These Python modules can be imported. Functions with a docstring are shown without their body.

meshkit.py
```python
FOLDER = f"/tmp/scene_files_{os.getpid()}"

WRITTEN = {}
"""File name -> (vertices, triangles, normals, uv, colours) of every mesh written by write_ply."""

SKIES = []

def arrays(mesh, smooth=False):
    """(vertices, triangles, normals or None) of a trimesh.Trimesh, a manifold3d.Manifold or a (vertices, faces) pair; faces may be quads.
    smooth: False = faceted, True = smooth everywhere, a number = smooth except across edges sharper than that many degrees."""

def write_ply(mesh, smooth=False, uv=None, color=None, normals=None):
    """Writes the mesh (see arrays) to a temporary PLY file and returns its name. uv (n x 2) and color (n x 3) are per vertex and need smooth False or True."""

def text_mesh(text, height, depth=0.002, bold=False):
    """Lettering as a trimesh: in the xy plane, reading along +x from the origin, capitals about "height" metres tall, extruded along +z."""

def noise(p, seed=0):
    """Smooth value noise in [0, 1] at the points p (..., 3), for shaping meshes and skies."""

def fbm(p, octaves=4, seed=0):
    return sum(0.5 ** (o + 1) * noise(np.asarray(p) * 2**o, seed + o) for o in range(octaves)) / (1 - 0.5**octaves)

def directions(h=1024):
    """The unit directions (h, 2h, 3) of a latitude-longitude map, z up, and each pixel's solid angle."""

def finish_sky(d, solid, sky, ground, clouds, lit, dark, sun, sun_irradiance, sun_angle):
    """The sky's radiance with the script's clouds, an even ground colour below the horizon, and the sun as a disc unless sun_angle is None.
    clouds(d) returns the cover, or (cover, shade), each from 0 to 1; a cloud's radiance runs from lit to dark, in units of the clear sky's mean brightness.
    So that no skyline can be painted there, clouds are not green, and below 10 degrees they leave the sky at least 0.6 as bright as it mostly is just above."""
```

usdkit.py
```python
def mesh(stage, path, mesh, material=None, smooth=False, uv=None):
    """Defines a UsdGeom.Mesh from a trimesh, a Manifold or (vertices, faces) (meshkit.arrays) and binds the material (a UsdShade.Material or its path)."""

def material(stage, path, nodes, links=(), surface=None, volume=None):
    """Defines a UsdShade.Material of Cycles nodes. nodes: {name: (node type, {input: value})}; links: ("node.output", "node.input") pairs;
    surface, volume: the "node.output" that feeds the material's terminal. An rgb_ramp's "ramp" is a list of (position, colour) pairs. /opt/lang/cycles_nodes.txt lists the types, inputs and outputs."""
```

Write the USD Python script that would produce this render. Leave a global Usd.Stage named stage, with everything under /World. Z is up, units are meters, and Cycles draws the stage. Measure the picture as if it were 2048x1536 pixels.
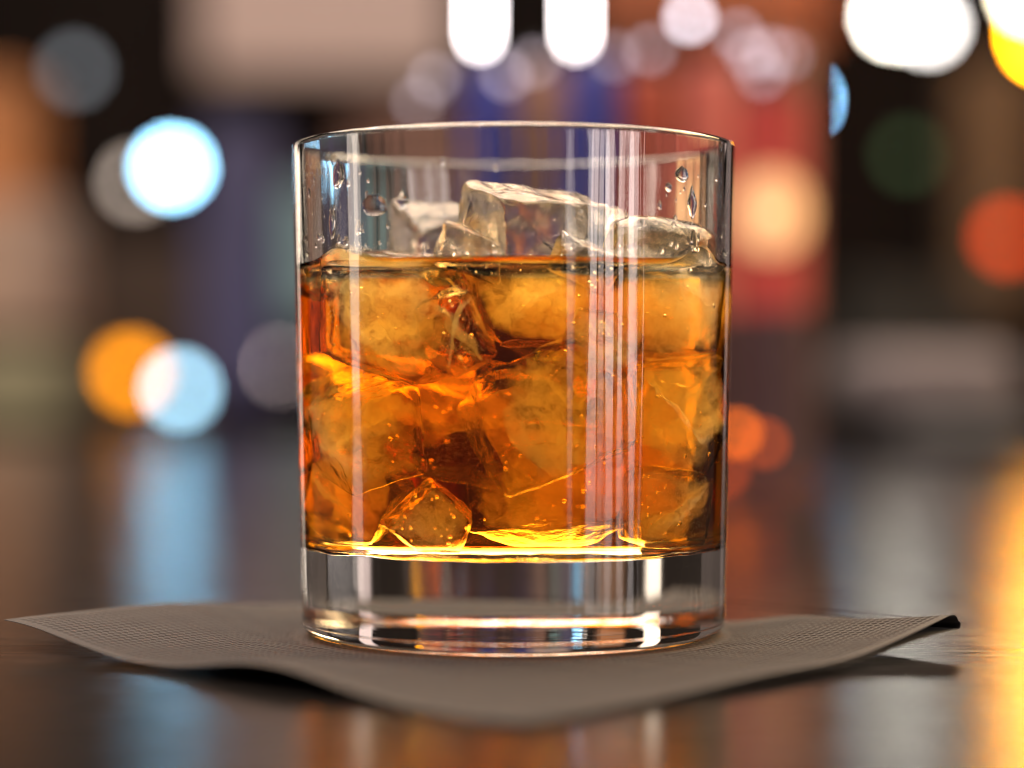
import math, numpy as np, trimesh, manifold3d as m3, usdkit, meshkit
from pxr import Usd, UsdGeom, UsdLux, UsdShade, Gf, Sdf, Vt
from meshkit import fbm
from manifold3d import Manifold, Mesh

stage = Usd.Stage.CreateInMemory()
UsdGeom.SetStageUpAxis(stage, UsdGeom.Tokens.z)
UsdGeom.SetStageMetersPerUnit(stage, 1.0)
UsdGeom.Xform.Define(stage, '/World')
MM = 0.001
# ------------------------------------------------------------------ camera
CAM_D, EYE = 0.415, 0.0494            # distance to the glass's axis, height above the bar top
FPX = 4538.0                          # focal length in pixels of a 2048 wide picture
cam = UsdGeom.Camera.Define(stage, '/World/camera')
cam.CreateHorizontalApertureAttr(36.0); cam.CreateVerticalApertureAttr(27.0)
cam.CreateFocalLengthAttr(FPX / 2048 * 36)
cam.CreateFStopAttr(FPX / 2048 * 36 / 17.7)
cam.CreateFocusDistanceAttr(0.393)
cam.CreateClippingRangeAttr(Gf.Vec2f(0.02, 100))
cam.CreateExposureAttr(0.0)
PITCH = math.atan(38 / FPX)
cam.AddTranslateOp().Set(Gf.Vec3d(0, -CAM_D, EYE))
cam.AddRotateXOp().Set(90 - math.degrees(PITCH))


def P(px, py, d):
    """The point at distance d before the camera that shows at pixel (px, py) of the 2048 x 1536 photograph."""
    x, u = (px - 1024) / FPX * d, (768 - py) / FPX * d
    return np.array([x, -CAM_D + d * math.cos(PITCH) + u * math.sin(PITCH), EYE - d * math.sin(PITCH) + u * math.cos(PITCH)])


# ------------------------------------------------------------------ light: dim room, lamps over the bar
mat = lambda n, nodes, links=(), surface=None, volume=None: usdkit.material(stage, '/World/Looks/' + n, nodes, links, surface, volume)
room = mat('room_glow', {'b': ('background_shader', {'color': (0.90, 0.66, 0.56), 'strength': 0.14})}, surface='b.background')
dome = UsdLux.DomeLight.Define(stage, '/World/room_light')
UsdShade.MaterialBindingAPI.Apply(dome.GetPrim()).Bind(room)


def area(name, pos, target, w, h, color, strength):
    l = UsdLux.RectLight.Define(stage, '/World/' + name)
    l.CreateWidthAttr(w); l.CreateHeightAttr(h); l.CreateColorAttr(Gf.Vec3f(*color)); l.CreateIntensityAttr(strength); l.CreateNormalizeAttr(False)
    z = np.array(pos, float) - np.array(target, float); z /= np.linalg.norm(z)
    x = np.cross([0, 0, 1.0], z)
    x = np.array([1.0, 0, 0]) if np.linalg.norm(x) < 1e-6 else x / np.linalg.norm(x)
    y = np.cross(z, x)
    l.AddTransformOp().Set(Gf.Matrix4d(*x, 0, *y, 0, *z, 0, *map(float, pos), 1))
    return l


area('ceiling_lamp_behind', (0.12, 0.62, 1.15), (0, 0, 0.04), 1.60, 1.20, (1.0, 0.80, 0.60), 11.5)
area('ceiling_lamp_right', (0.95, 0.48, 0.66), (0, 0, 0.04), 0.80, 0.60, (1.0, 0.70, 0.36), 16)
area('tall_lamp_left', (-0.95, 1.90, 0.45), (0, 0, 0.10), 0.16, 1.3, (1.0, 0.80, 0.62), 3.0)
area('ceiling_lamp_above', (-0.25, -0.15, 1.15), (0, 0, 0.04), 1.40, 1.10, (1.0, 0.84, 0.74), 11)
area('ceiling_spot', (-0.50, 0.42, 0.90), (0, 0, 0.06), 0.06, 0.06, (1.0, 0.88, 0.80), 120)
area('ceiling_spot_001', (0.22, -0.62, 0.95), (0, 0, 0.06), 0.05, 0.05, (1.0, 0.92, 0.88), 140)
area('ceiling_spot_002', (-0.28, -0.75, 0.80), (0, 0, 0.06), 0.05, 0.05, (0.85, 0.92, 1.0), 110)
area('ceiling_lamp_room', (-0.3, 1.9, 1.6), (-0.3, 2.6, 0.2), 1.6, 0.8, (1.0, 0.78, 0.64), 6.5)
area('tall_lamp_right', (1.08, 1.90, 0.45), (0, 0, 0.10), 0.16, 1.3, (1.0, 0.74, 0.66), 1.1)
# a shop front behind the camera to the right: tall strips of light
for k, (a, w, s) in enumerate(((40.0, .075, 7.5), (44.8, .055, 4.5), (49.2, .060, 8.5), (55.6, .050, 7.5), (62.2, .062, 8.5), (28.2, .050, 2.6), (68.0, .012, 5))):
    r = 0.95
    p = np.array([math.sin(math.radians(a)) * r, -math.cos(math.radians(a)) * r, 0.10])
    area('window_strip' + (f'_{k:03d}' if k else ''), p, (0, 0, 0.10), w, 0.20, (1.0, 0.86, 0.82), s)
area('window_left', (-0.80, -0.02, 0.14), (0, 0, 0.10), 0.10, 0.26, (1.0, 0.84, 0.72), 6.0)

# ------------------------------------------------------------------ helpers
names = {}


def numbered(parent, name):
    k = names.get((parent, name), -1) + 1
    names[(parent, name)] = k
    return f'{parent}/{name}' + (f'_{k:03d}' if k else '')


def path_of(p):
    return '/World' if p is None else str(p.GetPath())


def tag(prim, label=None, cat=None, group=None, kind=None):
    for k, v in (('label', label), ('category', cat), ('group', group), ('kind', kind)):
        if v:
            prim.SetCustomDataByKey(k, v)
    return prim


def obj(name, mesh, material, parent=None, smooth=35):
    return usdkit.mesh(stage, numbered(path_of(parent), name), mesh, material, smooth).GetPrim()


def thing(name, label, cat, loc=(0, 0, 0), group=None):
    x = UsdGeom.Xform.Define(stage, numbered('/World', name))
    x.AddTranslateOp().Set(Gf.Vec3d(*map(float, loc)))
    return tag(x.GetPrim(), label, cat, group)


def attr_mesh(name, pieces, material, parent=None):
    """pieces: (vertices, faces, normals, value of the primvar 'boundary'); one mesh."""
    V, F, N, A, n = [], [], [], [], 0
    for v, f, nn, a in pieces:
        V.append(v); F.append(f + n); N.append(nn); A.append(np.broadcast_to(np.asarray(a, float), (len(v),))); n += len(v)
    m = usdkit.mesh(stage, numbered(path_of(parent), name), (np.vstack(V), np.vstack(F)), material)
    m.CreateNormalsAttr(Vt.Vec3fArray.FromNumpy(np.vstack(N).astype(np.float32))); m.SetNormalsInterpolation('vertex')
    UsdGeom.PrimvarsAPI(m).CreatePrimvar('boundary', Sdf.ValueTypeNames.FloatArray, 'vertex').Set(Vt.FloatArray.FromNumpy(np.concatenate(A).astype(np.float32)))
    return m.GetPrim()


def grid_faces(nu, nv, wrap=False):
    """Quads of nu rows of nv points (row by row), the rows closed on themselves if wrap."""
    i, j = np.meshgrid(np.arange(nu - 1), np.arange(nv if wrap else nv - 1), indexing='ij')
    a, b = i * nv + j, i * nv + (j + 1) % nv
    return np.stack([a, b, b + nv, a + nv], -1).reshape(-1, 4)


def lathe(profile, n=64):
    """A closed solid of revolution round z; profile from the axis at the bottom to the axis at the top."""
    return trimesh.creation.revolve(np.array(profile, float), sections=n)


def rounded_box(x, y, z, r, seg=12):
    s = Manifold.sphere(r, seg)
    return Manifold.batch_hull([s.translate((a * (x / 2 - r), b * (y / 2 - r), c * (z / 2 - r))) for a in (-1, 1) for b in (-1, 1) for c in (-1, 1)])


def manifold(v, f):
    f = np.asarray(f)
    if f.shape[1] == 4:
        f = np.vstack([f[:, [0, 1, 2]], f[:, [0, 2, 3]]])
    return Manifold(Mesh(vert_properties=np.asarray(v, np.float32), tri_verts=np.asarray(f, np.uint32)))


def arr(man):
    m = man.to_mesh()
    return np.array(m.vert_properties[:, :3], float), np.array(m.tri_verts, int)


def plain(name, color, rough=0.5, noise=0.25, scale=40, spec=0.3, metallic=0.0, bump=0.0):
    """A painted or natural surface with slight mottling."""
    c = np.array(color)
    nodes = {'g': ('texture_coordinate', {}), 'n': ('noise_texture', {'scale': scale, 'detail': 4}),
             'r': ('rgb_ramp', {'ramp': [(0.25, tuple(c * (1 - noise))), (0.75, tuple(np.minimum(c * (1 + noise), 0.95)))]}),
             'p': ('principled_bsdf', {'roughness': rough, 'metallic': metallic, 'specular_ior_level': spec})}
    links = [('g.object', 'n.vector'), ('n.fac', 'r.fac'), ('r.color', 'p.base_color')]
    if bump:
        nodes['b'] = ('bump', {'strength': bump, 'distance': 0.001})
        links += [('n.fac', 'b.height'), ('b.normal', 'p.normal')]
    return mat(name, nodes, links, 'p.BSDF')


glow_made = {}


def glow(color, strength):
    key = (tuple(color), strength)
    if key not in glow_made:
        glow_made[key] = mat(f'lamp_glow_{len(glow_made)}', {'e': ('emission', {'color': color, 'strength': strength})}, surface='e.emission')
    return glow_made[key]


# ------------------------------------------------------------------ bar top and the wall behind
bar_mat = mat('bar_top_lacquer', {
    'g': ('texture_coordinate', {}),
    'm': ('mapping', {'scale': (60, 420, 1), 'rotation': (0, 0, 0.5)}),
    'm2': ('mapping', {'scale': (500, 90, 1), 'rotation': (0, 0, -0.35)}),
    'n': ('noise_texture', {'scale': 1.0, 'detail': 3}), 'n2': ('noise_texture', {'scale': 1.0, 'detail': 3}),
    'nb': ('noise_texture', {'scale': 900, 'detail': 2}),
    's': ('math', {'math_type': 'add'}), 's2': ('math', {'math_type': 'add'}),
    'b': ('bump', {'strength': 0.13, 'distance': 0.00015}),
    'rr': ('map_range', {'from_min': 0.3, 'from_max': 0.7, 'to_min': 0.20, 'to_max': 0.27}),
    'fr': ('fresnel', {'IOR': 1.55}), 'df': ('diffuse_bsdf', {'color': (0.006, 0.005, 0.0045)}), 'gl': ('glossy_bsdf', {'color': (0.95, 0.95, 0.95), 'distribution': 'beckmann'}), 'p': ('mix_closure', {})},
    [('g.object', 'm.vector'), ('g.object', 'm2.vector'), ('m.vector', 'n.vector'), ('m2.vector', 'n2.vector'), ('g.object', 'nb.vector'),
     ('n.fac', 's.value1'), ('n2.fac', 's.value2'), ('s.value', 's2.value1'), ('nb.fac', 's2.value2'), ('s2.value', 'b.height'),
     ('n.fac', 'rr.value'), ('rr.result', 'gl.roughness'), ('b.normal', 'gl.normal'), ('fr.fac', 'p.fac'), ('df.BSDF', 'p.closure1'), ('gl.BSDF', 'p.closure2')], 'p.closure')
bar = rounded_box(3.0, 1.75, 0.04, 0.008).translate((0, -0.70 + 0.875 + 0.0, -0.02))
tag(obj('bar_top', bar, bar_mat), 'dark lacquered bar top with a soft sheen and fine scratches', 'bar top', kind='structure')

wall_mat = plain('back_wall_paint', (0.009, 0.0065, 0.0055), 0.8, 0.3, 3, 0.05)
wy = 3.2 - CAM_D
tag(obj('back_wall', trimesh.creation.box((6, 0.1, 3.4), trimesh.transformations.translation_matrix((0, wy + 0.05, 0.4))), wall_mat),
    'dark brown wall behind the bar, far out of focus', 'wall', kind='structure')
floor_mat = plain('floor_boards', (0.05, 0.035, 0.028), 0.6, 0.3, 5)
tag(obj('floor', trimesh.creation.box((6, 6, 0.05), trimesh.transformations.translation_matrix((0, 0.3, -1.08))), floor_mat), 'dark floor below the bar', 'floor', kind='structure')


def block(name, x0, y0, x1, y1, d, depth, m, label, cat, r=0.006, kind=None, group=None):
    """A rounded upright block whose front covers the pixels x0..x1, y0..y1 at distance d."""
    a, b = P(x0, y1, d), P(x1, y0, d)
    w, h = b[0] - a[0], b[2] - a[2]
    return tag(obj(name, rounded_box(w, depth, h, r).translate(((a[0] + b[0]) / 2, a[1] + depth / 2, (a[2] + b[2]) / 2)), m), label, cat, group, kind)


block('wall_panel', 400, -420, 905, 150, 3.10, 0.05, plain('panel_cream', (0.46, 0.36, 0.325), 0.6, 0.06, 4), 'large cream wall panel, brightest part of the wall above the glass', 'wall panel')
block('wooden_post', -330, 150, 40, 400, 2.6, 0.16, plain('orange_wood', (0.42, 0.17, 0.06), 0.5, 0.25, 14), 'orange brown wooden beam at the left edge of the photo', 'beam')
block('beige_crate', -300, 400, 95, 660, 2.5, 0.18, plain('beige_paper', (0.36, 0.25, 0.19), 0.7, 0.15, 12), 'beige box below the orange wooden beam at the left', 'box')
block('olive_crate', -300, 690, 110, 850, 2.3, 0.16, plain('olive_paint', (0.18, 0.17, 0.11), 0.7, 0.2, 12), 'olive grey box lowest at the left behind the bar', 'box')
block('brown_shelf_board', 1180, -330, 1660, 70, 2.7, 0.10, plain('red_brown_wood', (0.30, 0.085, 0.03), 0.5, 0.3, 12), 'red brown wooden board on the wall above the coloured canisters', 'board')
block('wall_post', 1930, 120, 2060, 640, 2.9, 0.10, plain('tan_post', (0.11, 0.075, 0.045), 0.6, 0.2, 10), 'tan post on the wall under the yellow lamp at right', 'post')


# ------------------------------------------------------------------ glass
RO_T, RO_B, RI_T, RI_B = 40.2 * MM, 38.5 * MM, 38.5 * MM, 36.9 * MM
H, FLOOR, Z0 = 88.8 * MM, 15.6 * MM, 0.75 * MM          # total height, inside floor, what the napkin lifts the glass by
LEVEL = 65.8 * MM
r_out = lambda z: RO_B + (RO_T - RO_B) * np.clip(z / H, 0, 1)
r_in = lambda z: RI_B + (RI_T - RI_B) * np.clip((z - FLOOR) / (H - FLOOR), 0, 1)
NS = 288
theta = np.arange(NS) / NS * 2 * np.pi                   # 0 = +x, -pi/2 = towards the camera
FRONT = -np.pi / 2


def bump_at(x, y, x0, y0, s, h):
    return h * np.exp(-((x - x0) ** 2 + (y - y0) ** 2) / (2 * s * s))


def level(x, y):
    """The liquid's surface: it climbs the wall a little and clings to the ice in places."""
    x, y = np.asarray(x) / MM, np.asarray(y) / MM
    r = np.hypot(x, y)
    z = LEVEL / MM + 1.0 * np.exp(-(38.0 - r) / 1.3)
    z = z + bump_at(x, y, -27.5, -22, 3.6, 2.7) + bump_at(x, y, 30.5, -20, 3.0, 3.2) + bump_at(x, y, -16, -10, 5, 0.8) + bump_at(x, y, 21, -16, 4, 0.7)
    z = z + bump_at(x, y, 8, 24, 6, 1.2) + bump_at(x, y, -22, 20, 6, 1.0)
    return z * MM


def ring(r, z):
    z = np.broadcast_to(z, (NS,))
    return np.stack([r * np.cos(theta), r * np.sin(theta), z], 1)


wall_x, wall_y = r_in(LEVEL) * np.cos(theta), r_in(LEVEL) * np.sin(theta)
contact = level(wall_x, wall_y)
glass_rows = []
for r, z in ((0.0001, 1.0), (20, 1.0), (30, 0.9), (33.2, 0.55), (34.4, 0.12), (35.0, 0.0), (35.6, 0.02)):       # slightly hollow underneath
    glass_rows.append(ring(r * MM, z * MM))
for a in np.linspace(-80, 0, 9):                         # rounded heel
    q = 2.6 * MM
    glass_rows.append(ring(r_out(3 * MM) - q + q * math.cos(math.radians(a)), q + q * math.sin(math.radians(a))))
for z in np.linspace(5 * MM, H - 1.05 * MM, 24):
    glass_rows.append(ring(r_out(z), z))
for a in np.linspace(15, 165, 11):                       # rounded rim
    rm, q = (r_out(H) + r_in(H)) / 2, (r_out(H) - r_in(H)) / 2
    glass_rows.append(ring(rm + q * math.cos(math.radians(a)), H - q + q * math.sin(math.radians(a))))
top = H - 1.05 * MM
for t in np.linspace(0, 1, 12):                          # inside, down to where the drink begins
    z = top + (contact - top) * t
    rr = r_in(z)
    glass_rows.append(np.stack([rr * np.cos(theta), rr * np.sin(theta), z], 1))
gv, gf = np.vstack(glass_rows), grid_faces(len(glass_rows), NS, True)
glass_clear = mat('clear_glass', {'g': ('glass_bsdf', {'IOR': 1.51, 'roughness': 0.0, 'color': (0.985, 0.99, 0.985)}),
    'tc': ('texture_coordinate', {}), 'm': ('mapping', {'scale': (130, 130, 9)}), 'n': ('noise_texture', {'scale': 1.0, 'detail': 2}), 'b': ('bump', {'strength': 0.40, 'distance': 0.0003})},
    [('tc.object', 'm.vector'), ('m.vector', 'n.vector'), ('n.fac', 'b.height'), ('b.normal', 'g.normal')], 'g.BSDF')
glass = thing('rocks_glass', 'clear straight sided tumbler with a thick heavy base, standing on the napkin', 'glass', (0.0003, 0, Z0))
obj('bowl', (gv, gf), glass_clear, glass, smooth=40)

# ------------------------------------------------------------------ ice
rng = np.random.default_rng(7)


def inside(shrink, z_top):
    """The room inside the glass, smaller by shrink."""
    prof = [(0, FLOOR + shrink)]
    q = 3.2 * MM
    rb = r_in(FLOOR) - shrink
    for a in np.linspace(-90, 0, 8):
        prof.append((rb - q + q * math.cos(math.radians(a)), FLOOR + shrink + q + q * math.sin(math.radians(a))))
    prof += [(r_in(z_top) - shrink, z_top), (0, z_top)]
    m = trimesh.creation.revolve(np.array(prof), sections=NS)
    m.merge_vertices()
    return manifold(m.vertices, m.faces)


def ice_hull(c, size, rot, seed, chip=0.3, round_=2.6):
    """A melted lump before wear: the hull of small balls at the jittered corners of a box."""
    g = np.random.default_rng(seed)
    s = Manifold.sphere(round_ * MM, 16)
    sx, sy, sz = np.array(size) * 1.16 / 2 - round_
    balls = []
    for a in (-1, 1):
        for b in (-1, 1):
            for d in (-1, 1):
                k = 1 - chip * g.random(3)
                balls.append(s.translate((a * sx * k[0] * MM, b * sy * k[1] * MM, d * sz * k[2] * MM)))
    return Manifold.batch_hull(balls).rotate(rot).translate(tuple(np.array(c) * MM))


def worn(man, seed, rough):
    """The lump with its edges melted round and its faces dented."""
    v, f = arr(man.refine_to_length(0.8 * MM))
    m = trimesh.Trimesh(v, f, process=False); m.merge_vertices()
    trimesh.smoothing.filter_taubin(m, 0.5, 0.52, 5)
    n = np.array(m.vertex_normals)
    w = np.array(m.vertices) / MM
    d = (fbm(w / 9, 2, seed) - 0.62) * 1.6 * rough + (fbm(w / 2.6, 3, seed + 9) - 0.5) * 0.8 * rough
    d = d - 0.5 * np.clip(fbm(w / 5, 2, seed + 31) - 0.62, 0, 1) * 5 * rough
    m.vertices = np.array(m.vertices) + n * d[:, None] * MM
    return m


# centre (mm), size (mm), rotation, chip, rounding, wear, label
ICE = [
    ((3.0, -13, 65.5), (25, 20, 29), (10, 4, 24), .36, 2.0, 1.1, 'frosty ice lump that stands highest in front, in the middle above the drink'),
    ((-20, -15, 57.0), (24, 20, 22), (8, 12, -24), .30, 2.0, .75, 'pale ice slab at the left whose sloping top just clears the drink'),
    ((24, -13, 60.5), (21, 20, 25), (-8, 10, 30), .22, 6.5, .35, 'smooth rounded ice lump at the right half above the drink'),
    ((6, -20, 40.0), (27, 17, 20), (-6, -24, 6), .40, 2.6, .80, 'ice lump against the front wall in the middle of the drink'),
    ((-24, -12, 37.0), (20, 22, 17), (10, -18, 18), .40, 2.2, .80, 'cloudy amber ice lump against the left wall halfway down'),
    ((26, -11, 41.0), (18, 22, 18), (26, 18, -14), .38, 3.0, .70, 'bright ice lump against the right wall halfway down'),
    ((25, -16, 24.2), (15, 14, 13), (4, 6, 20), .14, 1.8, .40, 'small boxy ice cube low at the right with square outlines'),
    ((-13, -24, 21.2), (13, 11, 11), (14, 40, 10), .50, 1.2, 1.1, 'small crinkled ice chip on the floor of the glass at the front'),
    ((4, -10, 25.0), (21, 18, 15), (-18, 16, 40), .40, 2.2, .80, 'ice lump low in the middle just above the thick base'),
    ((-23, 2, 24.5), (17, 24, 15), (14, 24, -10), .40, 2.0, .80, 'ice lump low at the left near the bottom of the drink'),
    ((-12, 13, 66.0), (18, 14, 30), (12, -14, 22), .38, 2.0, .90, 'clear ice lump at the back left behind the highest one'),
    ((15, 14, 60.5), (24, 18, 29), (-10, 18, -18), .36, 2.2, .70, 'long ice lump at the back right, its tip out of the drink'),
    ((-15, 18, 42.0), (20, 17, 16), (24, 8, 12), .35, 2.2, .80, 'ice lump at the back left halfway down'),
    ((-4, 2, 40.0), (18, 14, 24), (10, 14, 30), .38, 2.2, .80, 'ice lump in the very middle of the drink behind the front ones'),
    ((19, 5, 41.0), (17, 15, 22), (-14, 10, 50), .38, 2.2, .80, 'ice lump behind the bright one at the right wall'),
    ((10, 17, 28.0), (22, 16, 18), (8, 8, 30), .36, 2.4, .70, 'ice lump low at the back right of the glass'),
    ((12, -27, 66.0), (11, 9, 8), (20, 14, 30), .45, 1.4, 1.0, 'small wet ice chip floating in front between the highest lump and the rounded one'),
    ((-8, -24, 68.0), (12, 10, 8), (12, 22, 10), .45, 1.4, 1.0, 'small wet ice chip on the sloping side left of the highest lump'),
    ((17, -2, 71.0), (13, 10, 9), (20, -14, 30), .45, 1.4, 1.0, 'small clear ice chip on top between the highest lump and the rounded one'),
    ((-30, -2, 65.5), (10, 13, 9), (10, 20, 15), .40, 1.4, .9, 'small ice chip floating against the left wall'),
    ((-10, -30, 54.0), (10, 8, 13), (15, -25, 20), .45, 1.4, .9, 'small ice splinter under the surface between the slab and the highest lump'),
    ((14, -29, 52.5), (13, 8, 11), (-15, 20, -20), .45, 1.6, .9, 'small sparkling ice chip under the surface right of the middle'),
]
room_for_ice = inside(0.7 * MM, 84 * MM)
hulls = [ice_hull(c, z, rot, 100 + k, min(chip + 0.1, 0.5), rnd if rnd > 5 or k in (0, 1, 10, 11) else 0.55 * rnd) ^ room_for_ice for k, (c, z, rot, chip, rnd, wear, label) in enumerate(ICE)]
for a in range(len(hulls)):                              # lumps that touch flatten each other
    for b in range(a + 1, len(hulls)):
        if (hulls[a] ^ hulls[b]).volume() < 1e-12:
            continue
        va, vb = arr(hulls[a])[0], arr(hulls[b])[0]
        n = vb.mean(0) - va.mean(0)
        n /= np.linalg.norm(n)
        d = (va @ n).max() * 0.5 + (vb @ n).min() * 0.5
        hulls[a] = hulls[a].trim_by_plane(tuple(-n), -(d - 0.18 * MM))
        hulls[b] = hulls[b].trim_by_plane(tuple(n), d + 0.18 * MM)
placed, hollows = [], []
for k, man in enumerate(hulls):
    m = worn(man, 100 + k, ICE[k][5])
    placed.append(manifold(m.vertices, m.faces))
    hollows.append(manifold(np.array(m.vertices) - np.array(m.vertex_normals) * 0.04 * MM, m.faces))

# ------------------------------------------------------------------ the drink
rows = [ring(1e-6, FLOOR)]
q, rb = 3.2 * MM, r_in(FLOOR)
for r in np.linspace(0.25, 1, 5):
    rows.append(ring((rb - q) * r, FLOOR))
for a in np.linspace(-78, 0, 9):
    rows.append(ring(rb - q + q * math.cos(math.radians(a)), FLOOR + q + q * math.sin(math.radians(a))))
zs = FLOOR + q
for t in np.linspace(0, 1, 22)[1:]:
    z = zs + (contact - zs) * t
    rr = r_in(z)
    rows.append(np.stack([rr * np.cos(theta), rr * np.sin(theta), z], 1))
n_side = len(rows)
for r in 1 - np.linspace(0, 1, 46)[1:-1] ** 1.5:
    x, y = r * r_in(LEVEL) * np.cos(theta), r * r_in(LEVEL) * np.sin(theta)
    rows.append(np.stack([x, y, level(x, y)], 1))
for k in range(1, 8):
    rows[k][:, 2] += 0.5 * MM * (fbm(rows[k] / (5 * MM), 2, 77) - 0.5)
v = np.vstack([rows[0][:1] * [0, 0, 1]] + rows[1:] + [np.array([[0, 0, level(0, 0)]])])
f4 = grid_faces(len(rows) - 1, NS, True) + 1
f = np.vstack([f4[:, [0, 1, 2]], f4[:, [0, 2, 3]]])
j = np.arange(NS); last = 1 + (len(rows) - 2) * NS
f = np.vstack([f, np.stack([np.zeros(NS, int), 1 + (j + 1) % NS, 1 + j], 1), np.stack([last + j, last + (j + 1) % NS, np.full(NS, len(v) - 1)], 1)])
body = manifold(v, f)
if body.volume() < 0 or body.is_empty():
    body = manifold(v, f[:, ::-1])
body = body.as_original()
body_id = body.original_id()
drink = body
for man in hollows:                                      # lumps that come out of the drink push it aside, below they are soaked with it
    if man.bounding_box()[5] > LEVEL + 0.5 * MM:
        drink = drink - man.trim_by_plane((0, 0, 1), LEVEL - 2 * MM)
dm = drink.to_mesh()
dv, df = np.array(dm.vert_properties[:, :3], float), np.array(dm.tri_verts, int)
own = np.zeros(len(df), bool)
ri = list(dm.run_index)
for k, oid in enumerate(dm.run_original_id):
    if oid == body_id:
        own[ri[k] // 3: ri[k + 1] // 3] = True
cen = dv[df].mean(1)
nrm = np.cross(dv[df[:, 1]] - dv[df[:, 0]], dv[df[:, 2]] - dv[df[:, 0]])
nrm /= np.maximum(np.linalg.norm(nrm, axis=1, keepdims=True), 1e-30)
top_face = own & (nrm[:, 2] > 0.25) & (cen[:, 2] > LEVEL - 6 * MM)
pieces = []
for sel, value in ((own & ~top_face, 1.0), (top_face, 2.0), (~own, 0.0)):
    used, inv = np.unique(df[sel], return_inverse=True)
    sub = trimesh.Trimesh(dv[used], inv.reshape(-1, 3), process=False)
    sub.merge_vertices(digits_vertex=8)
    vv, ff, nn = meshkit.arrays(sub, 60)
    pieces.append((vv, ff, nn, value))
# where the drink meets the glass it bends light from 1.51 to 1.36, at its open top from 1 to 1.36, at the ice not at all (the ice's own surface does)
whiskey_mat = mat('amber_whiskey', {
    'a': ('attribute', {'attribute': 'boundary'}),
    'w': ('map_range', {'from_min': 0, 'from_max': 1, 'to_min': 1.0, 'to_max': 1.36 / 1.51, 'clamp': True}),
    't': ('map_range', {'from_min': 1, 'from_max': 2, 'to_min': 0.0, 'to_max': 1.36 - 1.36 / 1.51, 'clamp': True}),
    's': ('math', {'math_type': 'add'}),
    'g': ('glass_bsdf', {'roughness': 0.0, 'color': (1, 1, 1)}),
    'v': ('absorption_volume', {'color': (0.990, 0.824, 0.20), 'density': 135})},
    [('a.fac', 'w.value'), ('a.fac', 't.value'), ('w.result', 's.value1'), ('t.result', 's.value2'), ('s.value', 'g.IOR')], 'g.BSDF', 'v.volume')
whiskey = thing('whiskey', 'amber whiskey filling the glass to about two thirds round the ice', 'drink', (0.0003, 0, Z0))
attr_mesh('liquid', pieces, whiskey_mat, whiskey)


def ice_material(name, bump, scale, rough, tint=(1, 1, 1)):
    lv = LEVEL + Z0 - 0.2 * MM
    return mat(name, {
        'g': ('geometry', {}), 's': ('separate_xyz', {}), 'tc': ('texture_coordinate', {}),
        'i': ('map_range', {'from_min': lv - 0.3 * MM, 'from_max': lv + 0.5 * MM, 'to_min': 1.318 / 1.36, 'to_max': 1.31, 'clamp': True}),
        'n': ('noise_texture', {'scale': scale, 'detail': 5, 'roughness': 0.6}), 'n2': ('noise_texture', {'scale': 130, 'detail': 2}),
        'mr': ('map_range', {'from_min': 0.42, 'from_max': 0.66, 'to_min': 0.0, 'to_max': rough, 'clamp': True}),
        'b': ('bump', {'strength': bump, 'distance': 0.0010}),
        'd': ('glass_bsdf', {'color': tint})},
        [('g.position', 's.vector'), ('s.z', 'i.value'), ('i.result', 'd.IOR'), ('tc.object', 'n.vector'), ('tc.object', 'n2.vector'),
         ('n2.fac', 'mr.value'), ('mr.result', 'd.roughness'), ('n.fac', 'b.height'), ('b.normal', 'd.normal')], 'd.BSDF')


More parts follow.
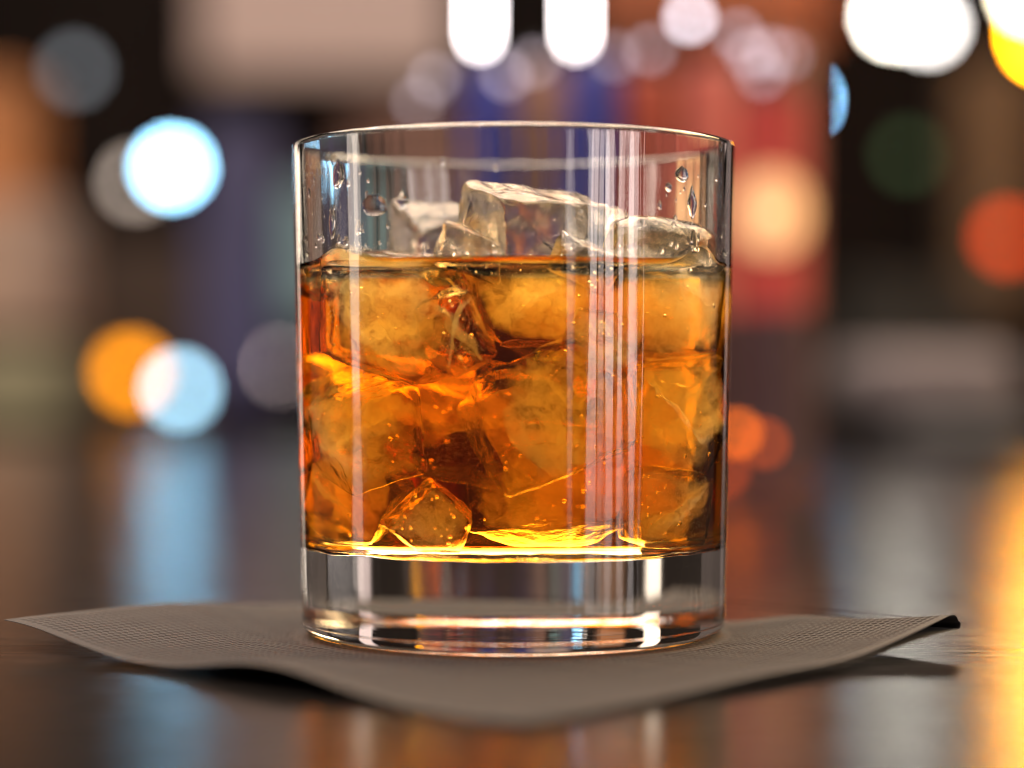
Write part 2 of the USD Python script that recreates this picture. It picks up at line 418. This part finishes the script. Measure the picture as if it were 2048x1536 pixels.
# how cloudy each lump is
CLOUD = [1.3, 1.5, 1.0, 1.2, 1.5, 1.7, 1.3, 1.0, 1.9, 1.9, 1.6, 1.4, 2.2, 2.2, 2.4, 2.2, .5, .4, .4, .5, .9, .8]
ice_smooth = ice_material('clear_ice', 0.5, 340, 0.06)
ice_frosty = ice_material('frosty_ice', 0.45, 360, 0.03, (0.98, 0.94, 0.88))
ice_wet = ice_material('wet_ice', 0.3, 300, 0.02, (0.98, 0.94, 0.88))
WHITE = {'d': ('diffuse_bsdf', {'color': (0.94, 0.94, 0.94)}), 'l': ('translucent_bsdf', {'color': (0.94, 0.94, 0.94)}), 'x': ('mix_closure', {'fac': 0.5})}
WLINK = [('d.BSDF', 'x.closure1'), ('l.BSDF', 'x.closure2')]
cloud_mat = mat('cloudy_ice', WHITE, WLINK, 'x.closure')
veil_mat = mat('veil_in_ice', {**WHITE, 'a': ('attribute', {'attribute': 'boundary'}), 't': ('transparent_bsdf', {'color': (1, 1, 1)}), 'o': ('mix_closure', {}),
    'tc': ('texture_coordinate', {}), 'mp': ('mapping', {'rotation': (0.5, 0.9, 0.3), 'scale': (1.0, 0.28, 1.0)}), 'n': ('noise_texture', {'distortion': 1.2, 'scale': 420, 'detail': 6, 'roughness': 0.68}), 'm': ('map_range', {'from_min': 0.30, 'from_max': 0.68, 'to_min': 0.12, 'to_max': 1.0, 'clamp': True}),
    'f': ('math', {'math_type': 'multiply'})},
    WLINK + [('tc.object', 'mp.vector'), ('mp.vector', 'n.vector'), ('n.fac', 'm.value'), ('m.result', 'f.value1'), ('a.fac', 'f.value2'), ('f.value', 'o.fac'), ('t.BSDF', 'o.closure1'), ('x.closure', 'o.closure2')], 'o.closure')
bubble_mat = mat('air_bubble', {'g': ('glass_bsdf', {'IOR': 1 / 1.31, 'roughness': 0.0, 'color': (1, 1, 1)})}, surface='g.BSDF')
for k, (man, row) in enumerate(zip(placed, ICE)):
    v, f = arr(man)
    m = trimesh.Trimesh(v, f, process=False); m.merge_vertices()
    ctr = np.array(m.bounds).mean(0)
    cube = thing('ice_lump', row[6], 'ice', (0.0003 + ctr[0], ctr[1], ctr[2] + Z0), 'ice lumps in the glass')
    m.vertices = np.array(m.vertices) - ctr
    obj('ice_body', m, ice_frosty if k in (0, 7, 10, 16, 17, 18, 19, 20, 21) else ice_wet if k in (1, 2, 11) else ice_smooth, cube, smooth=50)
    # the cloudy heart is a swarm of tiny bubbles, denser in veils and towards the middle; a few larger bubbles besides
    g = np.random.default_rng(300 + k)
    size = np.ptp(m.vertices, 0)
    p = (g.random((60000, 3)) - 0.5) * size * 0.94
    rad = np.linalg.norm(p / (size * 0.5), axis=1)
    w = p / MM
    veil = np.clip(1 - 7 * np.abs(fbm(w / 7, 2, 60 + k) - 0.5), 0, 1)
    dens = CLOUD[k] * (0.75 * np.clip(fbm(w / 5 + 3, 3, 80 + k) * 2.2 - 0.65, 0, 1) * np.clip(1.25 - rad, 0, 1) + 0.55 * veil * np.clip(1.5 - rad, 0, 1))
    p = p[g.random(len(p)) < 0.08 * dens][:9000]
    p = p[(p[:, 2] + ctr[2] < LEVEL - 1 * MM) | (g.random(len(p)) < 0.03)]
    p = p[m.contains(p * 1.05)]
    tet = np.array([(1, 1, 1), (1, -1, -1), (-1, 1, -1), (-1, -1, 1)]) / math.sqrt(3)
    rot = trimesh.transformations.random_rotation_matrix
    q = g.normal(size=(len(p), 4)); q /= np.linalg.norm(q, axis=1, keepdims=True)
    a, b, c, d = q.T
    rm = np.stack([1 - 2 * (c * c + d * d), 2 * (b * c - a * d), 2 * (b * d + a * c), 2 * (b * c + a * d), 1 - 2 * (b * b + d * d), 2 * (c * d - a * b),
                   2 * (b * d - a * c), 2 * (c * d + a * b), 1 - 2 * (b * b + c * c)], 1).reshape(-1, 3, 3)
    rr = (0.055 + 0.06 * g.random(len(p)) ** 2) * MM
    vv = p[:, None] + np.einsum('nij,kj->nki', rm, tet) * rr[:, None, None]
    ff = np.array([(0, 1, 2), (0, 3, 1), (0, 2, 3), (1, 3, 2)])
    tag(obj('cloud', (vv.reshape(-1, 3), (ff[None] + 4 * np.arange(len(p))[:, None, None]).reshape(-1, 3)), cloud_mat, cube, smooth=True), kind='stuff')
    # two thin frosty veils across the lump, thinning out towards their edges
    for q in range(3 if k == 0 else 2):
        nr, na = 14, 40
        ra, an = np.meshgrid(np.linspace(0.001, 1, nr), np.arange(na) * 2 * np.pi / na, indexing='ij')
        lx, ly = ra * np.cos(an), ra * np.sin(an)
        lz = (fbm(np.stack([lx * 1.6 + 5 * q, ly * 1.6, 0 * lx + k], -1), 3, 500 + k + q) - 0.5) * 0.42
        tilt = trimesh.transformations.euler_matrix(*(g.normal(size=3) * (0.45, 0.35, 1.2) + (0.9 + 0.5 * q, 0, 0)))[:3, :3]
        pv = (np.stack([lx, ly, lz], -1).reshape(-1, 3) @ tilt.T) * size * 0.62 + (g.random(3) - 0.5) * size * 0.16
        fade = np.clip(CLOUD[k] * 0.62 * (1 - ra ** 4), 0, 0.9) * np.clip(0.25 + 1.9 * (fbm(np.stack([lx * 2 + 9 * q, ly * 2, 0 * lx + k], -1), 2, 700 + k) - 0.22), 0, 1)
        fade = fade * (0.03 + 0.97 * np.clip((LEVEL - 1.0 * MM - (pv[:, 2] + ctr[2])) / (2.5 * MM), 0, 1)).reshape(fade.shape)
        fade = fade * m.contains(pv * 1.1).reshape(fade.shape)
        vm = trimesh.Trimesh(pv, np.vstack([(qf := grid_faces(nr, na, True))[:, [0, 1, 2]], qf[:, [0, 2, 3]]]), process=False)
        attr_mesh('veil', [(pv, np.array(vm.faces), np.array(vm.vertex_normals), fade.ravel())], veil_mat, cube)
    pts = (g.random((70, 3)) - 0.5) * size * 0.8
    pts = pts[m.contains(pts * 1.08)][:24]
    bb = []
    for p in pts:
        s = trimesh.creation.icosphere(1, (0.12 + 0.28 * g.random() ** 2) * MM)
        s.apply_translation(p)
        bb.append(s)
    tag(obj('bubbles', trimesh.util.concatenate(bb), bubble_mat, cube, smooth=True), kind='stuff')

# ------------------------------------------------------------------ drops inside the wall
drop_mat = mat('clear_drop', {'g': ('glass_bsdf', {'IOR': 1.33, 'roughness': 0.0, 'color': (1, 1, 1)})}, surface='g.BSDF')


def drop(px, py, w, h, label, th=0.55, seed=0, tail=0.0):
    """A drop clinging to the inside of the front wall, seen at the pixel; sizes in mm."""
    d, w, h, th = 0.385, w * 0.8, h * 0.8, th * 0.7
    x = np.clip((px - 1028) / FPX * d * 0.93, -0.0370, 0.0370)
    zl = EYE + (730 - py) / FPX * d - Z0
    R = r_in(zl)
    th0 = math.asin(x / R)
    rho, an = np.meshgrid(np.linspace(0.0001, 1, 12), np.arange(40) * 2 * np.pi / 40, indexing='ij')
    wob = 1 + 0.45 * (fbm(np.stack([np.cos(an) * 1.3 + seed, np.sin(an) * 1.3, 0 * an], -1), 2, seed) - 0.5)
    a, b = rho * np.cos(an) * w / 2 * MM * wob, rho * np.sin(an) * h / 2 * MM * wob
    a = a * (1 - tail * np.clip(np.sin(an), 0, 1))
    ang = th0 + a / R
    loc = np.array([R * math.sin(th0), -R * math.cos(th0), zl])
    rows = []
    for rr in (R + 0.03 * MM + 0 * rho, R - 0.02 * MM - th * MM * (1 - rho ** 2) ** 0.75):
        rows.append(np.stack([rr * np.sin(ang), -rr * np.cos(ang), zl + b], -1).reshape(-1, 3) - loc)
    f = grid_faces(12, 40, True)
    n = 480
    m = trimesh.Trimesh(np.vstack(rows), np.vstack([f[:, [0, 1, 2]], f[:, [0, 2, 3]], (g := f[:, ::-1] + n)[:, [0, 1, 2]], g[:, [0, 2, 3]],
        *[[(440 + k, 440 + (k + 1) % 40, n + 440 + (k + 1) % 40), (440 + k, n + 440 + (k + 1) % 40, n + 440 + k)] for k in range(40)]]), process=False)
    if m.volume < 0:
        m.invert()
    t = thing('drop', label, 'drop', loc + [0.0003, 0, Z0], 'drops clinging inside the glass above the drink')
    obj('water', m, drop_mat, t, smooth=50)


drop(655, 345, 4.2, 6.5, 'largest drop, high inside the left wall of the glass', .9, 1, .4)
drop(735, 410, 7.0, 5.0, 'wide flat drop inside the wall above the sloping ice at left', .45, 2, .2)
drop(795, 402, 3.0, 4.2, 'pointed drop beside the wide flat drop at left', .6, 3, .7)
drop(640, 440, 2.2, 7.5, 'thin runny drop below the largest drop at left', .6, 4, .3)
drop(700, 455, 2.0, 3.4, 'small drop just above the drink at left, under the wide flat one', .5, 9, .3)
drop(672, 480, 1.5, 2.2, 'tiny drop lowest on the left wall, touching the drink', .4, 10, .2)
drop(1408, 400, 3.2, 7.0, 'long drop close to the right edge of the glass', .7, 5, .5)
drop(1385, 345, 4.8, 3.4, 'broad drop under the rim at the right', .7, 6, .2)
drop(1355, 372, 2.0, 2.0, 'round bead left of the broad drop at right', .5, 11, .1)
drop(1412, 478, 2.0, 5.5, 'curved streak just above the drink at right', .6, 7, .4)
drop(1370, 440, 1.4, 2.4, 'small bead over the rounded ice at right', .45, 12, .3)
drop(990, 345, 1.1, 1.4, 'tiny bead alone high on the wall in the middle', .35, 8, .2)
drop(880, 330, 1.3, 1.6, 'tiny bead high on the wall left of the middle', .35, 13, .2)

# finer beads and splashes between the drops, too many to tell apart
g = np.random.default_rng(21)
beads = []
for k in range(110):
    side = g.random() < 0.6
    a = FRONT + ((-1 if side else 1) * (0.55 + 0.95 * g.random()) if k < 90 else (g.random() - 0.5) * 2.0)
    zl = LEVEL + (2.2 + 15 * g.random() ** 1.4) * MM
    e = trimesh.creation.icosphere(2, 1.0)
    w, h = (0.14 + 0.34 * g.random() ** 2) * MM, 0
    h = w * (1 + 1.2 * g.random() ** 2)
    p = np.array(e.vertices)
    rr = r_in(zl) + 0.02 * MM + np.where(p[:, 1] > 0, 0.02, 0.6) * w * p[:, 1]
    an = a + p[:, 0] * w / r_in(zl)
    e.vertices = np.stack([rr * np.cos(an) + 0.0003, rr * np.sin(an), zl + Z0 + p[:, 2] * h], 1)
    e.fix_normals()
    beads.append(e)
tag(obj('droplets', trimesh.util.concatenate(beads), drop_mat, None, smooth=True), 'fine clear droplets scattered inside the glass wall above the drink', 'droplets', kind='stuff')

# ------------------------------------------------------------------ napkin
F_, L_, B_, R_ = (np.array(p) for p in ((1.5, -108.5), (-89.0, -18.0), (-10.0, 68.0), (77.0, -24.0)))


def lift(x, y):
    """How far the napkin stands off the bar (mm); flat under the glass."""
    r = np.hypot(x, y)
    z = 0.25 + bump_at(x, y, -36, -68, 14, 3.3) + bump_at(x, y, -90, -19, 20, 3.8) + bump_at(x, y, 80, -26, 20, 4.4)
    z = z + bump_at(x, y, -66, 14, 20, 4.0) + bump_at(x, y, 52, 16, 18, 3.6) + bump_at(x, y, 42, -70, 14, 0.9) + bump_at(x, y, -10, 66, 24, 4.0)
    z = z + 0.35 * (fbm(np.stack([x / 22, y / 22, 0 * x], -1), 2, 3) - 0.5)
    k = np.clip((r - 39.5) / 16, 0, 1)
    return 0.25 + (z - 0.25) * k * k * (3 - 2 * k)


def drop_away(x, y):
    """How much the lower ply sags from the upper one near the folded right corner."""
    return bump_at(x, y, 72, -26, 15, 0.14)


def sheet_xy(s, t):
    """s: 0 front right edge .. 1 back left edge; t: 0 fold (right corner to back corner) .. 1 front left edge."""
    a, b = R_ + (B_ - R_) * s[..., None], F_ + (L_ - F_) * s[..., None]
    return a + (b - a) * t[..., None]


NN = 384
s, t = np.meshgrid(np.linspace(0, 1, NN), np.linspace(0, 1, NN), indexing='ij')
xy = sheet_xy(s, t)
side = np.linalg.norm(B_ - R_)
dots = np.clip(1.6 * np.sin(np.pi * s * side / 1.6) ** 2 * np.sin(np.pi * t * side / 1.6) ** 2 - 0.25, 0, 1)
edge = np.clip(np.minimum.reduce([s, 1 - s, 1 - t, t]) * side / 2.2 - 0.6, 0, 1)
gap = 0.14 + 1.9 * np.exp(-t * side / 9.0) * (1 - np.exp(-t * side / 1.1)) * np.clip(1 - s * 3, 0, 1) + 0.5 * np.clip(1 - s * 12, 0, 1)
base = lift(xy[..., 0], xy[..., 1])
r0 = np.hypot(xy[..., 0], xy[..., 1])
gap = np.where(r0 < 40, 0.14, gap * np.clip((r0 - 40) / 10, 0, 1) + 0.14 * (1 - np.clip((r0 - 40) / 10, 0, 1)))
zt = base + gap - 0.60 * dots * edge * np.where(r0 < 40, 0.3, 1.0)
upper = np.concatenate([xy, zt[..., None]], -1)
THK = 0.16


def shell(top_pts, thick):
    """A closed thin sheet under the given grid of points (mm)."""
    n, m_ = top_pts.shape[:2]
    low = top_pts - [0, 0, thick]
    v = np.vstack([top_pts.reshape(-1, 3), low.reshape(-1, 3)]) * MM
    f = grid_faces(n, m_)
    e = [np.arange(m_ - 1), np.arange(m_ - 1) + 1]
    idx = np.arange(n * m_).reshape(n, m_)
    rim = np.concatenate([idx[0, :], idx[1:, -1], idx[-1, -2::-1], idx[-2:0, 0]])
    nxt = np.roll(rim, -1)
    walls = np.stack([rim, rim + n * m_, nxt + n * m_, nxt], 1)
    f = np.vstack([f, f[:, ::-1] + n * m_, walls])
    m = trimesh.Trimesh(v, np.vstack([f[:, [0, 1, 2]], f[:, [0, 2, 3]]]), process=False)
    if m.volume < 0:
        m.invert()
    return m


M2 = 140
s2, t2 = np.meshgrid(np.linspace(0, 1, M2), np.linspace(0, 1, M2), indexing='ij')
xy2 = sheet_xy(s2, t2 * 0.985)
low = np.concatenate([xy2, (lift(xy2[..., 0], xy2[..., 1]) - 0.03)[..., None]], -1)
low[..., 2] *= 1 - drop_away(xy2[..., 0], xy2[..., 1])
napkin_mat = mat('taupe_paper', {
    'tc': ('texture_coordinate', {}), 'n': ('noise_texture', {'scale': 900, 'detail': 3}), 'n2': ('noise_texture', {'scale': 60, 'detail': 3}),
    'r': ('rgb_ramp', {'ramp': [(0.3, (0.0118, 0.0083, 0.0069)), (0.7, (0.0168, 0.0119, 0.0099))]}),
    'a': ('mix_float', {'fac': 0.4}), 'b': ('bump', {'strength': 0.35, 'distance': 0.0002}),
    'p': ('principled_bsdf', {'roughness': 0.92, 'specular_ior_level': 0.15, 'sheen_weight': 0.1})},
    [('tc.object', 'n.vector'), ('tc.object', 'n2.vector'), ('n.fac', 'a.a'), ('n2.fac', 'a.b'), ('a.result', 'r.fac'), ('r.color', 'p.base_color'), ('n.fac', 'b.height'), ('b.normal', 'p.normal')], 'p.BSDF')
napkin = thing('napkin', 'taupe dotted paper cocktail napkin, folded, lying cornerwise under the glass', 'napkin')
obj('upper_sheet', shell(upper, 0.10), napkin_mat, napkin, smooth=50)
obj('lower_sheet', shell(low, 0.10), napkin_mat, napkin, smooth=50)
# the fold that joins both sheets along the back right edge
sf = np.linspace(0, 1, 160)
fold_rows = []
o = (R_ - F_) / np.linalg.norm(R_ - F_)
pt = sheet_xy(sf, np.zeros_like(sf))
z_lo, z_hi = (lift(pt[:, 0], pt[:, 1]) - 0.03) * (1 - drop_away(pt[:, 0], pt[:, 1])) - 0.10, np.interp(sf, np.linspace(0, 1, NN), upper[:, 0, 2])
for a in np.linspace(-90, 90, 11):
    mid, half = (z_lo + z_hi) / 2, (z_hi - z_lo) / 2
    reach = np.minimum(half * 1.1, 0.9)
    fold_rows.append(np.stack([pt[:, 0] + o[0] * reach * math.cos(math.radians(a)), pt[:, 1] + o[1] * reach * math.cos(math.radians(a)), mid + half * math.sin(math.radians(a))], 1))
obj('fold', (np.vstack(fold_rows) * MM, grid_faces(len(fold_rows), len(sf))), napkin_mat, napkin, smooth=True)

# ------------------------------------------------------------------ canisters on the bar behind the glass
lid_mat = plain('steel_lid', (0.55, 0.53, 0.53), 0.25, 0.05, 30, metallic=1.0)


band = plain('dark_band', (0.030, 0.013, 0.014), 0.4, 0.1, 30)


def canister(x0, x1, y_top, d, color, lid, label, group='coloured canisters standing behind the glass'):
    c = P((x0 + x1) / 2, 0, d)
    r = (x1 - x0) / 2 / FPX * d
    h = P(0, y_top, d)[2]
    t = thing('canister', label, 'canister', (c[0], c[1], 0), group)
    q = r * 0.18
    obj('body', lathe([(0, 0), (r - q / 2, 0), (r, q / 2), (r, h - q * 2.2), (r - q * .3, h - q * 1.5), (r - q, h - q * 1.1), (0, h - q * 1.1)]), color, t)
    obj('lid', lathe([(0, h - q * 1.1), (r * .86, h - q * 1.1), (r * .88, h - q * .9), (r * .88, h - q * .2), (r * .84, h), (0, h)]), lid, t)
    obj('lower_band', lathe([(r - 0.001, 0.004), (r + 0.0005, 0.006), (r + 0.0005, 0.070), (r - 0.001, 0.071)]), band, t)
    return t, r, h


blue = plain('blue_enamel', (0.015, 0.018, 0.11), 0.35, 0.1, 30)
brown = plain('brown_enamel', (0.13, 0.065, 0.045), 0.4, 0.1, 30)
orange_red = plain('orange_red_enamel', (0.17, 0.026, 0.012), 0.4, 0.1, 30)
pink_red = plain('pink_red_enamel', (0.28, 0.066, 0.05), 0.4, 0.1, 30)
red = plain('red_enamel', (0.24, 0.026, 0.02), 0.4, 0.1, 30)
peach = plain('peach_paper', (0.75, 0.44, 0.22), 0.6, 0.03, 30)
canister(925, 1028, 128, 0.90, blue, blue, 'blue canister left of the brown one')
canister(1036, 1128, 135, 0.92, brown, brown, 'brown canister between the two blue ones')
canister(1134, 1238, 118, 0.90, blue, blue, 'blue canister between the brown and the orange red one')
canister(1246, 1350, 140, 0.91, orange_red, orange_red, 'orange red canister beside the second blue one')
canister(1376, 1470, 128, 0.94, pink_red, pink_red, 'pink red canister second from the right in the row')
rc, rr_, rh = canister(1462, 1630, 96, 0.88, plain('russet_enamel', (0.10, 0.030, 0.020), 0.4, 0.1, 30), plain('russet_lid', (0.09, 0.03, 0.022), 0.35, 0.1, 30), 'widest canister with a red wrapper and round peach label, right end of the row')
# its label, a round patch bent round the body
yy = P(0, 430, 0.88)[2]
pa = []
lr = 78 / FPX * 0.88
for rad in np.linspace(0.001, 1, 8):
    for k in range(40):
        b = 2 * np.pi * k / 40
        ang = lr * rad * math.cos(b) / rr_ - 0.12
        pa.append(((rr_ + 0.0006) * math.sin(ang), -(rr_ + 0.0006) * math.cos(ang), yy + 1.05 * lr * rad * math.sin(b)))
wa = []
for zz in (P(0, 640, 0.88)[2], P(0, 200, 0.88)[2]):
    for ang in np.linspace(-1.0, 0.78, 24):
        wa.append(((rr_ + 0.0003) * math.sin(ang), -(rr_ + 0.0003) * math.cos(ang), zz))
obj('wrapper', (np.array(wa), grid_faces(2, 24)), red, rc, smooth=True)
obj('label', (np.array(pa), grid_faces(8, 40, True)[:, ::-1]), peach, rc, smooth=True)

grey_cloth = plain('mauve_cloth', (0.055, 0.045, 0.049), 0.8, 0.15, 20)
dark_tray = plain('black_tray', (0.010, 0.010, 0.013), 0.45, 0.2, 20)
block('folded_cloth', 1745, 700, 2050, 835, 1.25, 0.20, grey_cloth, 'folded mauve grey cloth on the dark tray at right', 'cloth', 0.014)
block('tray', 1800, 842, 2090, 905, 1.22, 0.24, dark_tray, 'black tray on the bar at right under the mauve cloth', 'tray', 0.008)
block('navy_crate', 395, 250, 545, 800, 2.2, 0.14, plain('navy_paint', (0.030, 0.030, 0.085), 0.5, 0.2, 20), 'navy blue box left of the glass, behind the bar', 'box')
block('teal_crate', 560, 370, 660, 640, 2.25, 0.10, plain('teal_paint', (0.11, 0.20, 0.23), 0.5, 0.2, 20), 'teal box just left of the glass beside the navy one', 'box')
block('dark_cabinet', 130, 480, 400, 1000, 2.95, 0.2, plain('umber_wood', (0.045, 0.028, 0.019), 0.6, 0.3, 12), 'dark brown cabinet behind the cool white lamps at left', 'cabinet')
block('red_brown_cabinet', 700, 230, 920, 1000, 2.7, 0.2, plain('russet_wood', (0.17, 0.085, 0.06), 0.6, 0.3, 12), 'russet cabinet behind the left half of the glass', 'cabinet')
block('charcoal_cabinet', 1690, 560, 1960, 1000, 2.7, 0.2, plain('charcoal_wood', (0.016, 0.017, 0.015), 0.6, 0.3, 12), 'charcoal cabinet behind the dim green lamp at right', 'cabinet')

# ------------------------------------------------------------------ lamps out of focus
socket_mat = plain('black_socket', (0.02, 0.02, 0.02), 0.5, 0.2, 60)
BULB = {}


def lamp(px, py, d, color, level_, label, r_px=20, name='lamp', cat='lamp', group='round lamps glowing behind the bar', tall=0.0):
    """A small glowing globe in its socket. level_: how bright its out-of-focus disc shall be."""
    r = r_px / FPX * d
    disc = 17.7e-3 * FPX * (1 / 0.393 - 1 / d) / 2
    strength = level_ * (disc / r_px) ** 2 if disc > r_px else level_
    t = thing(name, label, cat, P(px, py, d), group)
    m = trimesh.creation.icosphere(3, r)
    if tall:
        m = trimesh.creation.capsule(height=tall / FPX * d, radius=r, count=[24, 24])
        m.apply_translation((0, 0, -np.array(m.bounds)[:, 2].mean()))
    top = m.bounds[1][2]
    obj('bulb', m, glow(color, strength), t, smooth=True)
    obj('socket', lathe([(0, top - r * .12), (r * .42, top - r * .10), (r * .46, top + r * .5), (r * .2, top + r * .7), (0, top + r * .72)], 20), socket_mat, t)


lamp(345, 335, 2.5, (0.32, 0.70, 1.0), 3.4, 'cool white lamp, larger of the two at left, brightest there', 24)
lamp(272, 364, 2.55, (1.0, 0.80, 0.66), 0.22, 'dim beige lamp overlapped by the brightest cool white lamp')
lamp(360, 778, 2.3, (0.40, 0.74, 0.95), 0.95, 'pale blue lamp low beside the orange lamp, near the bar top', 22)
lamp(262, 745, 2.7, (1.0, 0.31, 0.004), 1.0, 'orange lamp partly covered by the pale blue lamp', 30)
lamp(545, 732, 2.25, (1.0, 0.80, 0.76), 0.40, 'dim mauve lamp against the left side of the glass')
lamp(150, 140, 2.2, (0.85, 0.92, 1.0), 0.075, 'faint grey lamp in the upper left corner')
lamp(1816, 310, 2.4, (0.50, 0.85, 0.36), 0.022, 'dim green lamp at right')
lamp(2015, 475, 2.3, (1.0, 0.07, 0.008), 0.40, 'red lamp at the right edge', 26)
lamp(1790, 32, 2.6, (1.0, 0.92, 0.78), 4.0, 'warm white lamp at upper right, left one of an overlapping pair', 24)
lamp(1856, 50, 2.5, (1.0, 0.93, 0.88), 1.6, 'white lamp at upper right, right one of an overlapping pair', 22)
lamp(2062, -14, 2.5, (1.0, 0.86, 0.60), 4.0, 'warm white lamp cut by the upper right corner', 24)
lamp(2104, 66, 2.5, (1.0, 0.36, 0.002), 34.0, 'yellow lamp at the right edge below the corner lamp', 44)
lamp(1606, 200, 2.5, (0.28, 0.62, 1.0), 1.6, 'blue lamp half hidden behind the red canister', 13)
# fairy lights hung over the canisters
FG = 'fairy lights strung over the canisters'
lamp(960, 20, 0.86, (1.0, 0.90, 0.90), 1.5, 'tall white fairy light above the first blue canister', 15, 'fairy_light', 'fairy light', FG, 110)
lamp(1152, 20, 0.86, (1.0, 0.90, 0.88), 1.5, 'tall white fairy light above the second blue canister', 15, 'fairy_light', 'fairy light', FG, 110)
lamp(1380, 35, 0.86, (0.95, 0.88, 0.98), 0.75, 'round white fairy light above the pink red canister', 15, 'fairy_light', 'fairy light', FG)
small = [(835, 205, .10, 'lowest faint fairy light left of the first blue canister'), (868, 158, .13, 'faint fairy light upper left of the first blue canister'),
         (1012, 150, .16, 'faint fairy light between the two tall white ones, left'), (1070, 125, .13, 'faint fairy light between the two tall white ones, right'),
         (1228, 112, .11, 'faint fairy light just right of the second tall white one'), (1300, 100, .14, 'faint fairy light left of the round white one'),
         (1476, 70, .16, 'faint lilac fairy light right of the round white one'), (1502, 108, .15, 'second faint lilac fairy light over the red canister'),
         (1540, 105, .13, 'third faint lilac fairy light over the red canister'), (1575, 110, .10, 'faintest fairy light at the right end of the string'),
         (1524, 148, .12, 'faint fairy light lowest over the red canister')]
for px, py, b, label in small:
    lamp(px, py, 0.86, (0.95, 0.78, 0.88), b, label, 13, 'fairy_light', 'fairy light', FG)
OG = 'orange lights low beside the red canister'
lamp(1474, 866, 0.82, (1.0, 0.17, 0.01), 0.55, 'brightest orange light low against the right side of the glass', 15, 'tea_light', 'tea light', OG)
lamp(1528, 886, 0.82, (1.0, 0.13, 0.01), 0.24, 'orange light low in front of the red canister, rightmost of three', 15, 'tea_light', 'tea light', OG)
lamp(1448, 944, 0.82, (1.0, 0.11, 0.01), 0.20, 'orange light lowest of three beside the glass', 15, 'tea_light', 'tea light', OG)
